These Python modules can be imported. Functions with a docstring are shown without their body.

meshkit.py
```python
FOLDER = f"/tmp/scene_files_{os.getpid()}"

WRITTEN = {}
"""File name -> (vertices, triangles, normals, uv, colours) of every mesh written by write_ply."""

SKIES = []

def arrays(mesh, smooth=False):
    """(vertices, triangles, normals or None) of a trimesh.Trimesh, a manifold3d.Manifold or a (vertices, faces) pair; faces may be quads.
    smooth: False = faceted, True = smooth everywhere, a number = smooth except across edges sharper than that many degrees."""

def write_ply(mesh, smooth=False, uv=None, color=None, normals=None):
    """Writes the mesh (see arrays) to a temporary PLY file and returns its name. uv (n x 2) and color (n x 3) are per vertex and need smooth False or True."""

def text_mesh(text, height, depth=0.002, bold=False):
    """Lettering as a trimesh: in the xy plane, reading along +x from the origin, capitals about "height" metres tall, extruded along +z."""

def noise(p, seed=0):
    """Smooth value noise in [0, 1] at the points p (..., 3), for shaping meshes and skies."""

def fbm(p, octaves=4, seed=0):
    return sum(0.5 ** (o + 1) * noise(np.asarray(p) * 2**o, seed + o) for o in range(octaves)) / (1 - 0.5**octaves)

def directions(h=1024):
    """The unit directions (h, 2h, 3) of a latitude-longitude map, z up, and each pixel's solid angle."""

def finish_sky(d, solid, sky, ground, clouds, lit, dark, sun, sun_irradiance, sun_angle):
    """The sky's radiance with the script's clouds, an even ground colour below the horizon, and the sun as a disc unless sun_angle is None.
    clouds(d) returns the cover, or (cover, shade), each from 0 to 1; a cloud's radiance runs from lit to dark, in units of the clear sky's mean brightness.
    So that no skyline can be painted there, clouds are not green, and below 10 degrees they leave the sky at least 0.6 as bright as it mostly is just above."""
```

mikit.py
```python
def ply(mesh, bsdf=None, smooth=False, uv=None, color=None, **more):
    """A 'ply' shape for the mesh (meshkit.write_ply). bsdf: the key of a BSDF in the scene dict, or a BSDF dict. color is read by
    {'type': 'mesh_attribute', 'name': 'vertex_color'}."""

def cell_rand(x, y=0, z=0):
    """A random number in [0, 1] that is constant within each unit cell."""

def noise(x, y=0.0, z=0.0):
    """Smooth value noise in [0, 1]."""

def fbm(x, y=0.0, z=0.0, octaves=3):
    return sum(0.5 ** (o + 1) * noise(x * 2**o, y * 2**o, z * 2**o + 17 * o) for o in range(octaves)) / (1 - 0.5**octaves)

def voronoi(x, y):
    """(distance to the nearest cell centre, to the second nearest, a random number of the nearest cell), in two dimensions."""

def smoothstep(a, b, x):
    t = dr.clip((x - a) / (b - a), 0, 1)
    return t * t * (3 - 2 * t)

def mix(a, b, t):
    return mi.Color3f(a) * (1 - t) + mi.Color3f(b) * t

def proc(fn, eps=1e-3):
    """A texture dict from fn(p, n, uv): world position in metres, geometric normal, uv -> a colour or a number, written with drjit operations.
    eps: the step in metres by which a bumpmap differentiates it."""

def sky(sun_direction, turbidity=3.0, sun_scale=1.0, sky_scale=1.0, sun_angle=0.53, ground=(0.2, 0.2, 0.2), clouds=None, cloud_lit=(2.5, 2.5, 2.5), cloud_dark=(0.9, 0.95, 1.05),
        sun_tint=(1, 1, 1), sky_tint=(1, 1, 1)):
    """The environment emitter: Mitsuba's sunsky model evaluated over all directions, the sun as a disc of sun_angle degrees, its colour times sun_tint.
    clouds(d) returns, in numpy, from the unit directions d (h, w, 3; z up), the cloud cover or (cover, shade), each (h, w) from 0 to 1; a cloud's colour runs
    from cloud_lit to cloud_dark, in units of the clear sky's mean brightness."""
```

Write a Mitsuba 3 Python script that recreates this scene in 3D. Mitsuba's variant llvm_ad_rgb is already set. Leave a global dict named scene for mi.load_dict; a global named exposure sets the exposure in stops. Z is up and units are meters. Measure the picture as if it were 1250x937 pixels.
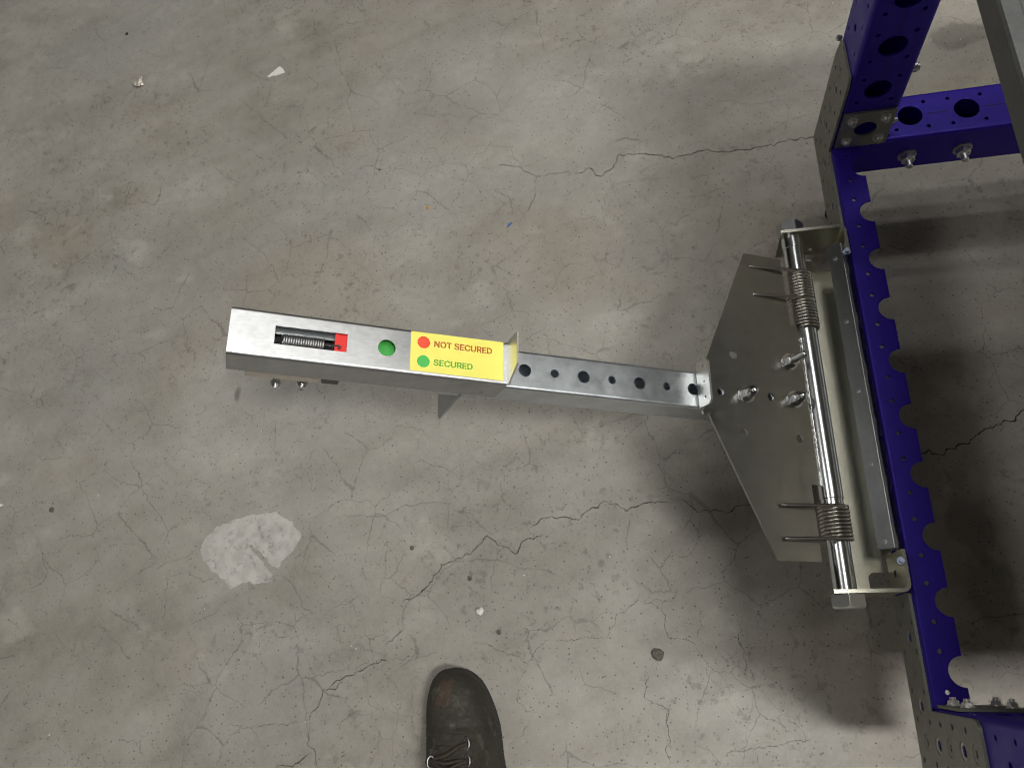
import math, random
import numpy as np, trimesh, manifold3d as m3, drjit as dr, mitsuba as mi
from shapely.geometry import Polygon, LineString, Point, box as sbox
from shapely.ops import unary_union
from shapely import affinity
import mikit, meshkit
from mikit import noise, fbm, voronoi, cell_rand, smoothstep, mix

# ---------------------------------------------------------------- camera, lamps, exposure
T = mi.ScalarTransform4f
exposure = 0.85
scene, labels = {}, {}
CAM = np.array([-0.2565, -0.6548, 1.1452])
scene['camera'] = {'type': 'perspective', 'fov': 68.6345, 'fov_axis': 'x', 'near_clip': 0.02, 'far_clip': 60.0,
                   'to_world': T().look_at(origin=CAM.tolist(), target=(CAM + [-0.1887, 0.3482, -0.9182]).tolist(), up=[0.0735, 0.9374, 0.3403])}
CEIL = 4.0
# (x, y, length along x, width along y, radiance): the shop's ceiling has rows of long fluorescent fittings above and behind the cart; the last lamp is added to brighten wall and steel
LAMPS = [(1.34, -1.55, 0.9, 0.36, 62.0)] + [(0.62, -0.35 + 0.62 * k, 1.9, 0.22, 6.6) for k in range(4)] + [(-2.9, 0.3, 1.5, 0.22, 9.0), (-2.2, -3.2, 1.5, 0.22, 8.0), (3.3, -0.75, 0.30, 1.8, 13.0)]

rng = np.random.default_rng(7)
random.seed(7)
UP = 230.0                                   # millimetres from the floor to the top of the cart's lower rail (z = 0 in the part drawings below)


# ---------------------------------------------------------------- materials
def solid(key, col, rough=0.5, **more):
    scene[key] = {'type': 'twosided', 'bsdf': {'type': 'principled', 'base_color': {'type': 'rgb', 'value': list(col)}, 'roughness': rough, **more}}
    return key


def textured(key, fn, rough=0.5, bump=None, scale=1.0, eps=5e-4, **more):
    b = {'type': 'principled', 'base_color': mikit.proc(fn), 'roughness': rough if isinstance(rough, float) else mikit.proc(rough), **more}
    if bump is not None:
        b = {'type': 'bumpmap', 'arbitrary': mikit.proc(bump, eps=eps), 'scale': scale, 'bsdf': b}
    scene[key] = {'type': 'twosided', 'bsdf': b}
    return key


TH = 0.524                                    # the arm leans up by 30 degrees
EA, EN = np.array([-math.cos(TH), -0.0061, math.sin(TH)]), np.array([math.sin(TH), 0, math.cos(TH)])


def along(p):                                 # coordinates of a point along and across the arm, in metres
    return p.x * EA[0] + p.z * EA[2], p.y


def concrete(p, n, uv):
    x, y = p.x, p.y
    big = fbm(x * 1.3 + 7, y * 1.7 + 3, 0.5, 3)
    mid = fbm(x * 6.0, y * 8.0, 2.5, 4)
    drag = fbm(x * 5.0 + y * 3, y * 22.0 - x * 8, 5.5, 3)      # trowel marks
    fine = fbm(x * 60, y * 60, 9.5, 3)
    grain = noise(x * 420, y * 420, 1.5)
    c = mix((0.205, 0.190, 0.164), (0.350, 0.334, 0.306), smoothstep(0.25, 0.75, big * 0.35 + mid * 0.45 + drag * 0.2))
    c = mix(c, (0.27, 0.235, 0.19), 0.5 * smoothstep(0.52, 0.72, fbm(x * 3.1 + 11, y * 3.1, 4.5, 3)))   # ochre patches
    c = mix(c, (0.285, 0.285, 0.28), 0.35 * smoothstep(0.55, 0.72, fbm(x * 2.3 - 5, y * 2.9, 8.5, 3)))     # bluish laitance
    pale = smoothstep(0.60, 0.74, fbm(x * 11 - 4, y * 15, 12.5, 4))
    c = mix(c, (0.40, 0.385, 0.35), 0.38 * pale)
    mott = fbm(x * 24, y * 24, 15.5, 4)
    c *= 0.74 + 0.20 * fine + 0.20 * grain + 0.22 * mott
    c *= 1 - 0.22 * smoothstep(0.60, 0.72, fbm(x * 95, y * 95, 19.5, 3)) * smoothstep(0.42, 0.62, fbm(x * 4 + 9, y * 4, 23.5, 2))   # freckled dirt
    v = voronoi(x * 75, y * 75)
    c *= 1 - 0.55 * smoothstep(0.13, 0.05, v[0]) * dr.select(v[2] > 0.86, 1.0, 0.0)                          # pits
    v = voronoi(x * 190 + 3, y * 190)
    c *= 1 - 0.45 * smoothstep(0.26, 0.10, v[0]) * dr.select(v[2] > 0.92, 1.0, 0.0)
    wx = x + 0.030 * (fbm(x * 16, y * 16, 3.5, 3) - 0.5) + 0.010 * (fbm(x * 90, y * 90, 5.5, 3) - 0.5)
    wy = y + 0.030 * (fbm(x * 16, y * 16, 13.5, 3) - 0.5) + 0.010 * (fbm(x * 90, y * 90, 15.5, 3) - 0.5)
    v = voronoi(wx * 12, wy * 12)
    craze = smoothstep(0.026, 0.006, v[1] - v[0]) * smoothstep(0.48, 0.60, fbm(x * 11, y * 11, 21.5, 3))
    c *= 1 - 0.28 * craze
    v = voronoi(wx * 33 + 5, wy * 33)
    craze = smoothstep(0.05, 0.012, v[1] - v[0]) * smoothstep(0.50, 0.64, fbm(x * 8, y * 8, 27.5, 3))
    c *= 1 - 0.15 * craze
    s = fbm(x * 25, y * 25, 31.5, 3)                                                                      # oily smears
    for a, b, ra, rb, k in STAINS:
        q = dr.square((x - a) / ra) + dr.square((y - b) / rb)
        c *= 1 - k * smoothstep(0.75, 0.25, q * 0.6 + (0.5 - s) * 1.6 + 0.12)
    return c


STAINS = [(0.155, -0.47, 0.03, 0.075, 0.28), (0.175, -0.57, 0.045, 0.05, 0.22), (-0.754, 0.244, 0.006, 0.006, 0.7), (0.30, 0.36, 0.06, 0.03, 0.35), (-0.995, -0.20, 0.010, 0.022, 0.5)]


def concrete_rough(p, n, uv):
    return 0.34 + 0.30 * fbm(p.x * 9, p.y * 9, 40.5, 3)


def concrete_bump(p, n, uv):
    return fbm(p.x * 90, p.y * 90, 7.5, 3) + 0.35 * noise(p.x * 400, p.y * 400, 2.5)


textured('concrete', concrete, concrete_rough, concrete_bump, 0.0009, eps=8e-4, specular=0.5)
textured('crack_dirt', lambda p, n, uv: mix((0.035, 0.03, 0.024), (0.12, 0.11, 0.09), noise(p.x * 130, p.y * 130)), 0.95)
textured('skim_coat', lambda p, n, uv: mix((0.38, 0.365, 0.345), (0.48, 0.465, 0.445), smoothstep(0.25, 0.7, fbm(p.x * 65, p.y * 65, 3.5, 4))) * (1 - 0.25 * smoothstep(0.62, 0.72, fbm(p.x * 190, p.y * 190, 7.5, 2))) * (1 - 0.35 * smoothstep(0.68, 0.78, fbm(p.x * 38 + 3, p.y * 60, 1.5, 3))), 0.8,
         lambda p, n, uv: fbm(p.x * 150, p.y * 150, 0.5, 3), 0.0006)


def galvanised(lo, hi, sc=1.0):
    def fn(p, n, uv):
        a, b = along(p)
        q = fbm(a * 40 * sc, b * 40 * sc, p.z * 40 * sc, 3)
        sp = noise(a * 450, b * 450, p.z * 450)
        return mix(lo, hi, dr.clip(q * 0.9 + (sp - 0.5) * 0.5, 0, 1))
    return fn


def brushed(lo, hi):
    def fn(p, n, uv):
        a, b = along(p)
        c = mix(lo, hi, dr.clip(0.6 * noise(a * 24, b * 900, p.z * 300) + 0.4 * noise(a * 300, b * 300), 0, 1))
        c *= 0.88 + 0.2 * fbm(a * 38, b * 38, p.z * 38, 4)                    # handling smudges
        k = smoothstep(0.90, 0.96, noise(a * 70 + b * 300, b * 1600 - a * 120, 4.5)) * smoothstep(0.5, 0.62, fbm(a * 25, b * 25, 8.5, 2))
        return c * (1 - 0.35 * k)                                           # scratches
    return fn


def brush_bump(p, n, uv):
    a, b = along(p)
    return noise(a * 60, b * 1500, 0.5) + 0.8 * noise(a * 500, b * 500, 3.5)


textured('sleeve_steel', brushed((0.49, 0.50, 0.515), (0.63, 0.64, 0.655)), lambda p, n, uv: 0.32 + 0.14 * fbm(p.x * 28, p.y * 28, p.z * 28, 4), brush_bump, 0.00003, metallic=1.0)
textured('tube_steel', galvanised((0.60, 0.64, 0.68), (0.78, 0.82, 0.86)), lambda p, n, uv: 0.30 + 0.12 * fbm(p.x * 120, p.y * 120, p.z * 120, 2), metallic=1.0)
def flecked(p, n, uv):
    a, b = along(p)
    f = noise(a * 620, b * 620, 9.5)
    rub = fbm(a * 14, b * 90, 3.5, 3)                                  # rolling marks
    c = mix((0.38, 0.38, 0.365), (0.52, 0.52, 0.50), dr.clip(0.5 * rub + 0.6 * fbm(a * 45, b * 45, 1.5, 3) - 0.05, 0, 1))
    return mix(c, (0.86, 0.86, 0.84), 0.8 * smoothstep(0.84, 0.93, f) * smoothstep(0.40, 0.60, fbm(a * 20, b * 20, 6.5, 2)))


textured('plate_steel', flecked, lambda p, n, uv: 0.20 + 0.14 * fbm(p.x * 60, p.y * 60, 4.5, 3), metallic=1.0)
textured('lip_steel', galvanised((0.74, 0.74, 0.72), (0.80, 0.80, 0.78)), 0.38, metallic=1.0)
textured('yellow_zinc', galvanised((0.56, 0.545, 0.45), (0.68, 0.665, 0.56)), 0.24, metallic=1.0)
textured('dark_zinc', galvanised((0.36, 0.38, 0.40), (0.47, 0.49, 0.50)), 0.32, metallic=1.0)
textured('strip_steel', galvanised((0.36, 0.38, 0.40), (0.47, 0.49, 0.50)), 0.30, metallic=1.0)
textured('pin_steel', galvanised((0.55, 0.58, 0.60), (0.70, 0.72, 0.74)), 0.22, metallic=1.0)
textured('gusset_steel', galvanised((0.25, 0.25, 0.225), (0.31, 0.31, 0.28), 2.0), 0.5, metallic=0.7)
textured('spring_steel', galvanised((0.50, 0.475, 0.435), (0.60, 0.575, 0.53)), 0.34, metallic=1.0)
solid('bolt_chrome', (0.74, 0.75, 0.76), 0.16, metallic=1.0)
solid('bolt_zinc', (0.48, 0.49, 0.50), 0.42, metallic=1.0)
solid('bolt_blue_zinc', (0.24, 0.28, 0.38), 0.35, metallic=1.0)
solid('dark_head', (0.34, 0.355, 0.37), 0.40, metallic=1.0)
textured('deck_steel', galvanised((0.10, 0.105, 0.105), (0.15, 0.155, 0.155)), 0.5, metallic=0.7)
textured('blue_paint', lambda p, n, uv: mix((0.023, 0.0070, 0.31), (0.031, 0.0095, 0.38), fbm(p.x * 30, p.y * 30, p.z * 30, 3)), lambda p, n, uv: 0.36 + 0.16 * fbm(p.x * 45, p.y * 45, p.z * 45, 3),
         lambda p, n, uv: fbm(p.x * 260, p.y * 260, p.z * 260, 2), 0.0001, metallic=0.35, specular=0.5)
solid('red_plastic', (0.72, 0.018, 0.014), 0.45)
solid('green_plastic', (0.045, 0.36, 0.055), 0.42)
textured('yellow_label', lambda p, n, uv: mix((0.82, 0.76, 0.15), (0.87, 0.81, 0.17), fbm(p.x * 70, p.y * 70, p.z * 70, 3)), lambda p, n, uv: 0.35 + 0.2 * fbm(p.x * 50, p.y * 50, 1.5, 3), lambda p, n, uv: fbm(p.x * 55, p.y * 55, p.z * 55, 2), 0.0006)
solid('label_red', (0.80, 0.085, 0.03), 0.5)
solid('label_brown', (0.42, 0.095, 0.012), 0.5)
solid('label_green', (0.07, 0.48, 0.085), 0.5)
solid('label_text_green', (0.13, 0.36, 0.03), 0.5)
solid('pad_tan', (0.52, 0.46, 0.40), 0.6)
solid('black_rubber', (0.02, 0.02, 0.02), 0.6)
solid('dark_steel', (0.10, 0.10, 0.10), 0.4, metallic=0.8)
solid('weld_metal', (0.62, 0.63, 0.63), 0.3, metallic=1.0)
solid('paper', (0.72, 0.70, 0.68), 0.8)
solid('foil', (0.72, 0.66, 0.60), 0.35, metallic=0.6)
solid('orange_bit', (0.62, 0.25, 0.04), 0.6)
solid('blue_bit', (0.05, 0.13, 0.42), 0.6)
solid('white_chip', (0.78, 0.77, 0.75), 0.5)
textured('pebble', lambda p, n, uv: mix((0.07, 0.065, 0.055), (0.15, 0.14, 0.12), noise(p.x * 500, p.y * 500, p.z * 500)), 0.8)
solid('dark_bit', (0.03, 0.03, 0.03), 0.7)
solid('lace', (0.040, 0.030, 0.021), 0.9)
solid('boot_sole', (0.028, 0.026, 0.023), 0.8)


def leather(p, n, uv):
    x, y = p.x, p.y
    c = mix((0.024, 0.022, 0.018), (0.050, 0.045, 0.035), fbm(x * 40, y * 40, p.z * 40, 4))
    sc = smoothstep(1.0, 0.2, (dr.square((x + 0.578) / 0.012) + dr.square((y + 0.692) / 0.018)) * 0.6 + (0.55 - fbm(x * 130, y * 130, 5.5, 3)) * 1.5)
    c = mix(c, (0.078, 0.050, 0.033), 0.55 * sc)                     # rubbed toe, brown leather shows
    c = mix(c, (0.15, 0.14, 0.12), 0.30 * smoothstep(0.56, 0.74, fbm(x * 75, y * 75, p.z * 75 + 4, 4)))   # dust
    return c * (0.8 + 0.4 * noise(x * 700, y * 700, p.z * 700))


textured('leather', leather, 0.68, lambda p, n, uv: fbm(p.x * 230, p.y * 230, p.z * 230, 3) + 0.8 * fbm(p.x * 35, p.y * 90, p.z * 35, 2), 0.0016, specular=0.35)
solid('lamp_housing', (0.75, 0.75, 0.74), 0.5)
textured('wall_paint', lambda p, n, uv: mix((0.66, 0.61, 0.50), (0.74, 0.69, 0.58), fbm(p.y, p.z, 0.5, 3)), 0.8)
solid('wall_base', (0.06, 0.06, 0.06), 0.7)
textured('ceiling_paint', lambda p, n, uv: mix((0.42, 0.42, 0.41), (0.50, 0.50, 0.49), fbm(p.x, p.y, 0.5, 3)), 0.9)


# ---------------------------------------------------------------- building helpers (drawings in millimetres)
class F:
    """A drawing frame: origin and three axes, in the cart's millimetres (z = 0 on the rail top)."""
    def __init__(s, o, x, y, z):
        s.m = np.eye(4)
        s.m[:3, 0], s.m[:3, 1], s.m[:3, 2], s.m[:3, 3] = x, y, z, o


WORLD = F([0, 0, 0], [1, 0, 0], [0, 1, 0], [0, 0, 1])
FLOOR = F([0, 0, -UP], [1, 0, 0], [0, 1, 0], [0, 0, 1])


def arm_frame(th):
    ea = np.array([-math.cos(th), -math.cos(th) * 0.007, math.sin(th)])
    ea /= np.linalg.norm(ea)
    eb = np.array([0, 1, 0.016]) - ea * (ea @ np.array([0, 1, 0.016]))
    eb /= np.linalg.norm(eb)
    return F([-70, -362, 0.9], ea, eb, -np.cross(ea, eb))


ARM, SLV = arm_frame(0.524), arm_frame(0.545)


def numbered(key):
    if key not in scene and key not in labels:
        return key
    k = 1
    while f'{key}_{k:03d}' in scene or f'{key}_{k:03d}' in labels:
        k += 1
    return f'{key}_{k:03d}'


def put(name, mesh, bsdf, parent=None, frame=WORLD, smooth=28, label=None, cat=None, group=None, kind=None, **more):
    key = numbered((parent + '__' if parent else '') + name)
    if hasattr(mesh, 'to_mesh'):
        m = mesh.to_mesh()
        mesh = trimesh.Trimesh(m.vert_properties[:, :3], m.tri_verts, process=False)
    mesh = mesh.copy()
    mesh.apply_transform(frame.m)
    if np.linalg.det(frame.m[:3, :3]) < 0 and mesh.is_watertight and mesh.volume < 0:
        mesh.invert()
    mesh.apply_translation([0, 0, UP])
    mesh.apply_scale(0.001)
    scene[key] = mikit.ply(mesh, bsdf, smooth=smooth, **more)
    d = {k: v for k, v in dict(label=label, category=cat, group=group, kind=kind).items() if v}
    if d:
        labels[key] = d
    return key


def thing(name, label, cat, group=None):
    key = numbered(name)
    labels[key] = {'label': label, 'category': cat}
    if group:
        labels[key]['group'] = group
    return key


def man(tm):
    return m3.Manifold(m3.Mesh(np.ascontiguousarray(tm.vertices, np.float32), np.ascontiguousarray(tm.faces, np.uint32)))


def sheet(poly, t, z0=0.0):
    """A flat sheet in the frame's xy plane from z0 to z0 + t."""
    polys = getattr(poly, 'geoms', [poly])
    ms = [trimesh.creation.extrude_polygon(g, t, engine='earcut') for g in polys]
    m = trimesh.util.concatenate(ms) if len(ms) > 1 else ms[0]
    m.apply_translation([0, 0, z0])
    return m


def circ(x, y, r, n=28):
    a = np.arange(n) * 2 * np.pi / n
    return Polygon(np.stack([x + r * np.cos(a), y + r * np.sin(a)], 1))


def rrect(x0, y0, x1, y1, r):
    return sbox(x0 + r, y0 + r, x1 - r, y1 - r).buffer(r, quad_segs=5)


def cyl(p0, p1, r, n=28, r1=None):
    p0, p1 = np.asarray(p0, float), np.asarray(p1, float)
    h = np.linalg.norm(p1 - p0)
    c = m3.Manifold.cylinder(h, r, r if r1 is None else r1, n).to_mesh()
    m = trimesh.Trimesh(c.vert_properties[:, :3], c.tri_verts, process=False)
    m.apply_transform(trimesh.geometry.align_vectors([0, 0, 1], (p1 - p0) / h))
    m.apply_translation(p0)
    return m


def lathe(profile, p0, axis, n=32):
    """Revolved (r, h) profile standing at p0 along the axis."""
    m = trimesh.creation.revolve(np.array(profile, float), sections=n)
    m.apply_transform(trimesh.geometry.align_vectors([0, 0, 1], np.asarray(axis, float)))
    m.apply_translation(p0)
    return m


def hexhead(p0, axis, af, h, cham=1.2, turn=0.0, dome=0.0):
    """A hexagon head or nut with turned-down corners; dome > 0 adds an acorn cap."""
    c = af / math.sqrt(3)
    a = np.arange(6) * np.pi / 3 + turn
    hexa = man(sheet(Polygon(np.stack([c * np.cos(a), c * np.sin(a)], 1)), h))
    cone = m3.Manifold.revolve(m3.CrossSection([np.array([[0, 0], [c, 0], [c, h - cham * 0.9], [af / 2 * 0.95, h], [0, h]])]), 36)
    m = hexa ^ cone
    if dome:
        r = af * 0.44
        prof = [(r * math.cos(t), h - 0.5 + dome * math.sin(t)) for t in np.linspace(0, np.pi / 2, 9)]
        m = m + m3.Manifold.revolve(m3.CrossSection([np.array([[0, h - 2], [r, h - 2]] + prof[:-1] + [(0, h - 0.5 + dome)])]), 32)
    mm = m.to_mesh()
    t = trimesh.Trimesh(mm.vert_properties[:, :3], mm.tri_verts, process=False)
    t.apply_transform(trimesh.geometry.align_vectors([0, 0, 1], np.asarray(axis, float)))
    t.apply_translation(p0)
    return t


def join(*ms):
    return trimesh.util.concatenate(list(ms))


def sweep(path, r, n=10, cap=True):
    """A round wire along a polyline."""
    P = np.asarray(path, float)
    t = np.gradient(P, axis=0)
    t /= np.linalg.norm(t, axis=1, keepdims=True)
    u = np.cross(t[0], [0.3, 0.5, 0.8])
    rings, ang = [], np.arange(n) * 2 * np.pi / n
    rr = np.broadcast_to(r, len(P))
    for i in range(len(P)):
        u = u - t[i] * (u @ t[i])
        u /= np.linalg.norm(u)
        w = np.cross(t[i], u)
        rings.append(P[i] + rr[i] * (np.cos(ang)[:, None] * u + np.sin(ang)[:, None] * w))
    V = np.vstack(rings + [P[:1], P[-1:]])
    f = []
    for i in range(len(P) - 1):
        for j in range(n):
            a, b, c, d = i * n + j, i * n + (j + 1) % n, (i + 1) * n + (j + 1) % n, (i + 1) * n + j
            f += [[a, b, c], [a, c, d]]
    e = len(P) * n
    for j in range(n):
        f += [[e, (j + 1) % n, j], [e + 1, (len(P) - 1) * n + j, (len(P) - 1) * n + (j + 1) % n]]
    return trimesh.Trimesh(V, f, process=False)


def tube(x0, y0, x1, y1, length, wall=3.0, r=5.0):
    """A hollow rectangular tube along z, as a manifold."""
    ring = rrect(x0, y0, x1, y1, r).difference(rrect(x0 + wall, y0 + wall, x1 - wall, y1 - wall, max(r - wall, 0.5)))
    return man(sheet(ring, length))


def cut(m, holes):
    for p0, p1, r in holes:
        m = m - man(cyl(p0, p1, r))
    return m

# ---------------------------------------------------------------- floor with real cracks, ceiling, lamps
CRACKS = [
 (13, [(-376,177),(-348,181),(-327,168),(-304,182),(-292,205),(-250,202),(-211,189),(-182,185),(-148,192),(-103,184),(-71,184),(-35,187),(3,189),(36,191),(126,193)]),
 (9, [(-522,225),(-474,206),(-445,183),(-377,182)]),
 (9, [(-445,183),(-449,129),(-470,99)]),
 (5, [(-577,266),(-522,265),(-495,256),(-474,209)]),
 (5, [(-315,169),(-309,142),(-325,129),(-328,49)]),
 (5, [(-309,142),(-203,150)]),
 (5, [(-620,212),(-559,187),(-548,137)]),
 (5, [(-705,371),(-635,355),(-511,324),(-468,306),(-435,317)]),
 (5, [(-470,99),(-493,88)]),
 (6, [(-127,303),(-92,289),(-50,276),(0,278)]),
 (6, [(-4,302),(21,299),(48,288),(69,281)]),
 (6, [(6,240),(44,234)]),
 (6, [(-203,103),(-146,102),(-110,107)]),
 (7, [(-1502,833),(-1510,782),(-1490,739),(-1456,702),(-1435,620)]),
 (7, [(-1402,696),(-1382,667),(-1327,644),(-1281,622)]),
 (7, [(-1035,134),(-1008,108),(-981,87),(-957,50),(-933,18)]),
 (5, [(-1508,756),(-1536,744)]),
 (5, [(-1670,708),(-1591,700),(-1558,723)]),
 (5, [(-1429,377),(-1349,357),(-1301,357)]),
 (5, [(-1364,285),(-1328,287),(-1304,301)]),
 (5, [(-1228,286),(-1184,252),(-1183,212),(-1224,191)]),
 (5, [(-1083,254),(-1065,222),(-1086,195)]),
 (5, [(-996,154),(-968,176),(-909,181),(-868,181)]),
 (5, [(-1322,131),(-1298,109)]),
 (5, [(-1552,94),(-1528,40),(-1489,7),(-1453,-6)]),
 (5, [(-1489,7),(-1427,20),(-1348,12)]),
 (5, [(-1357,110),(-1322,129),(-1299,113)]),
 (5, [(-1502,108),(-1545,93)]),
 (5, [(-1450,60),(-1406,97)]),
 (5, [(-856,-342),(-838,-372),(-826,-396)]),
 (5, [(-812,-378),(-776,-394)]),
 (5, [(-1382,-624),(-1337,-615),(-1318,-601)]),
 (5, [(-1283,-599),(-1247,-634)]),
 (5, [(-1390,-458),(-1426,-465)]),
 (5, [(-1028,-472),(-1069,-488),(-1101,-499),(-1119,-518)]),
 (5, [(-1054,-510),(-1014,-525),(-988,-521)]),
 (5, [(-842,-459),(-810,-472)]),
 (5, [(-841,-615),(-891,-616)]),
 (5, [(-942,-618),(-913,-605),(-869,-592)]),
 (5, [(-900,-746),(-909,-790)]),
 (7, [(-1372,-552),(-1369,-539),(-1326,-523),(-1319,-503),(-1352,-441)]),
 (7, [(-878,-515),(-849,-538),(-836,-570),(-815,-580),(-790,-578)]),
 (12, [(-754,-675),(-766,-690),(-785,-692),(-792,-712),(-809,-735)]),
 (12, [(-804,-739),(-799,-769),(-782,-799)]),
 (12, [(-798,-777),(-818,-791),(-855,-800)]),
 (7, [(-809,-735),(-852,-741),(-900,-746),(-945,-740)]),
 (12, [(-779,-691),(-752,-671),(-724,-665),(-696,-652),(-682,-650)]),
 (12, [(-691,-629),(-659,-604)]),
 (12, [(-670,-571),(-631,-545),(-610,-522),(-608,-510),(-566,-498),(-551,-490),(-533,-470),(-514,-482),(-486,-496),(-463,-472),(-440,-469)]),
 (7, [(-682,-650),(-691,-629)]),
 (7, [(-659,-604),(-670,-571)]),
 (7, [(-638,-482),(-610,-510)]),
 (7, [(-682,-650),(-650,-646),(-627,-640)]),
 (7, [(-554,-630),(-531,-626),(-505,-641),(-465,-653),(-443,-625),(-391,-623),(-355,-619),(-338,-591),(-312,-575),(-258,-570)]),
 (13, [(-467,-461),(-439,-444),(-389,-448),(-366,-435),(-345,-425),(-317,-440),(-295,-432),(-247,-426)]),
 (5, [(-668,-571),(-702,-555),(-695,-519),(-694,-483),(-708,-464),(-695,-431)]),
 (5, [(-599,-421),(-595,-458)]),
 (5, [(-304,-555),(-310,-573)]),
 (5, [(-270,-578),(-267,-616)]),
 (5, [(-465,-655),(-487,-683),(-489,-703),(-475,-720),(-445,-725)]),
 (5, [(-466,-733),(-500,-773)]),
 (5, [(-720,-687),(-711,-712),(-683,-724)]),
 (5, [(-698,-740),(-688,-755),(-695,-790)]),
 (5, [(-646,-687),(-641,-735),(-626,-781)]),
 (5, [(-313,-442),(-320,-495)]),
 (5, [(-275,-701),(-277,-750),(-281,-788)]),
 (5, [(-780,-567),(-722,-555)]),
 (8, [(-802,-432),(-750,-430),(-700,-431),(-670,-415),(-636,-414),(-586,-417)]),
 (12, [(-245,-427),(-226,-428),(-206,-444),(-172,-448),(-138,-438),(-90,-425),(-40,-415)]),
 (6, [(-208,-449),(-214,-490),(-228,-508),(-262,-512),(-276,-522)]),
 (6, [(-240,-544),(-250,-564),(-271,-576),(-305,-575)]),
 (6, [(-271,-576),(-266,-620),(-230,-629),(-213,-660),(-219,-679)]),
 (6, [(-214,-585),(-230,-625)]),
 (6, [(-215,-679),(-189,-694)]),
 (6, [(-134,-656),(-110,-649)]),
 (6, [(-153,-582),(-120,-567)]),
 (6, [(-126,-715),(-102,-737),(-97,-754)]),
 (6, [(-167,-621),(-194,-625)]),
 (8, [(-167,-594),(-167,-621),(-165,-656),(-164,-682)]),
 (8, [(-302,-663),(-305,-702),(-274,-718),(-279,-768),(-279,-788)]),
 (8, [(-208,-770),(-165,-762),(-146,-757),(-108,-751),(-86,-754)]),
 (8, [(-165,-762),(-160,-786)]),
 (16, [(73,-377),(108,-375),(121,-370),(139,-377),(158,-367),(181,-361),(201,-342),(219,-335),(239,-332),(255,-321),(278,-311),(305,-310)]),
]


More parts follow.
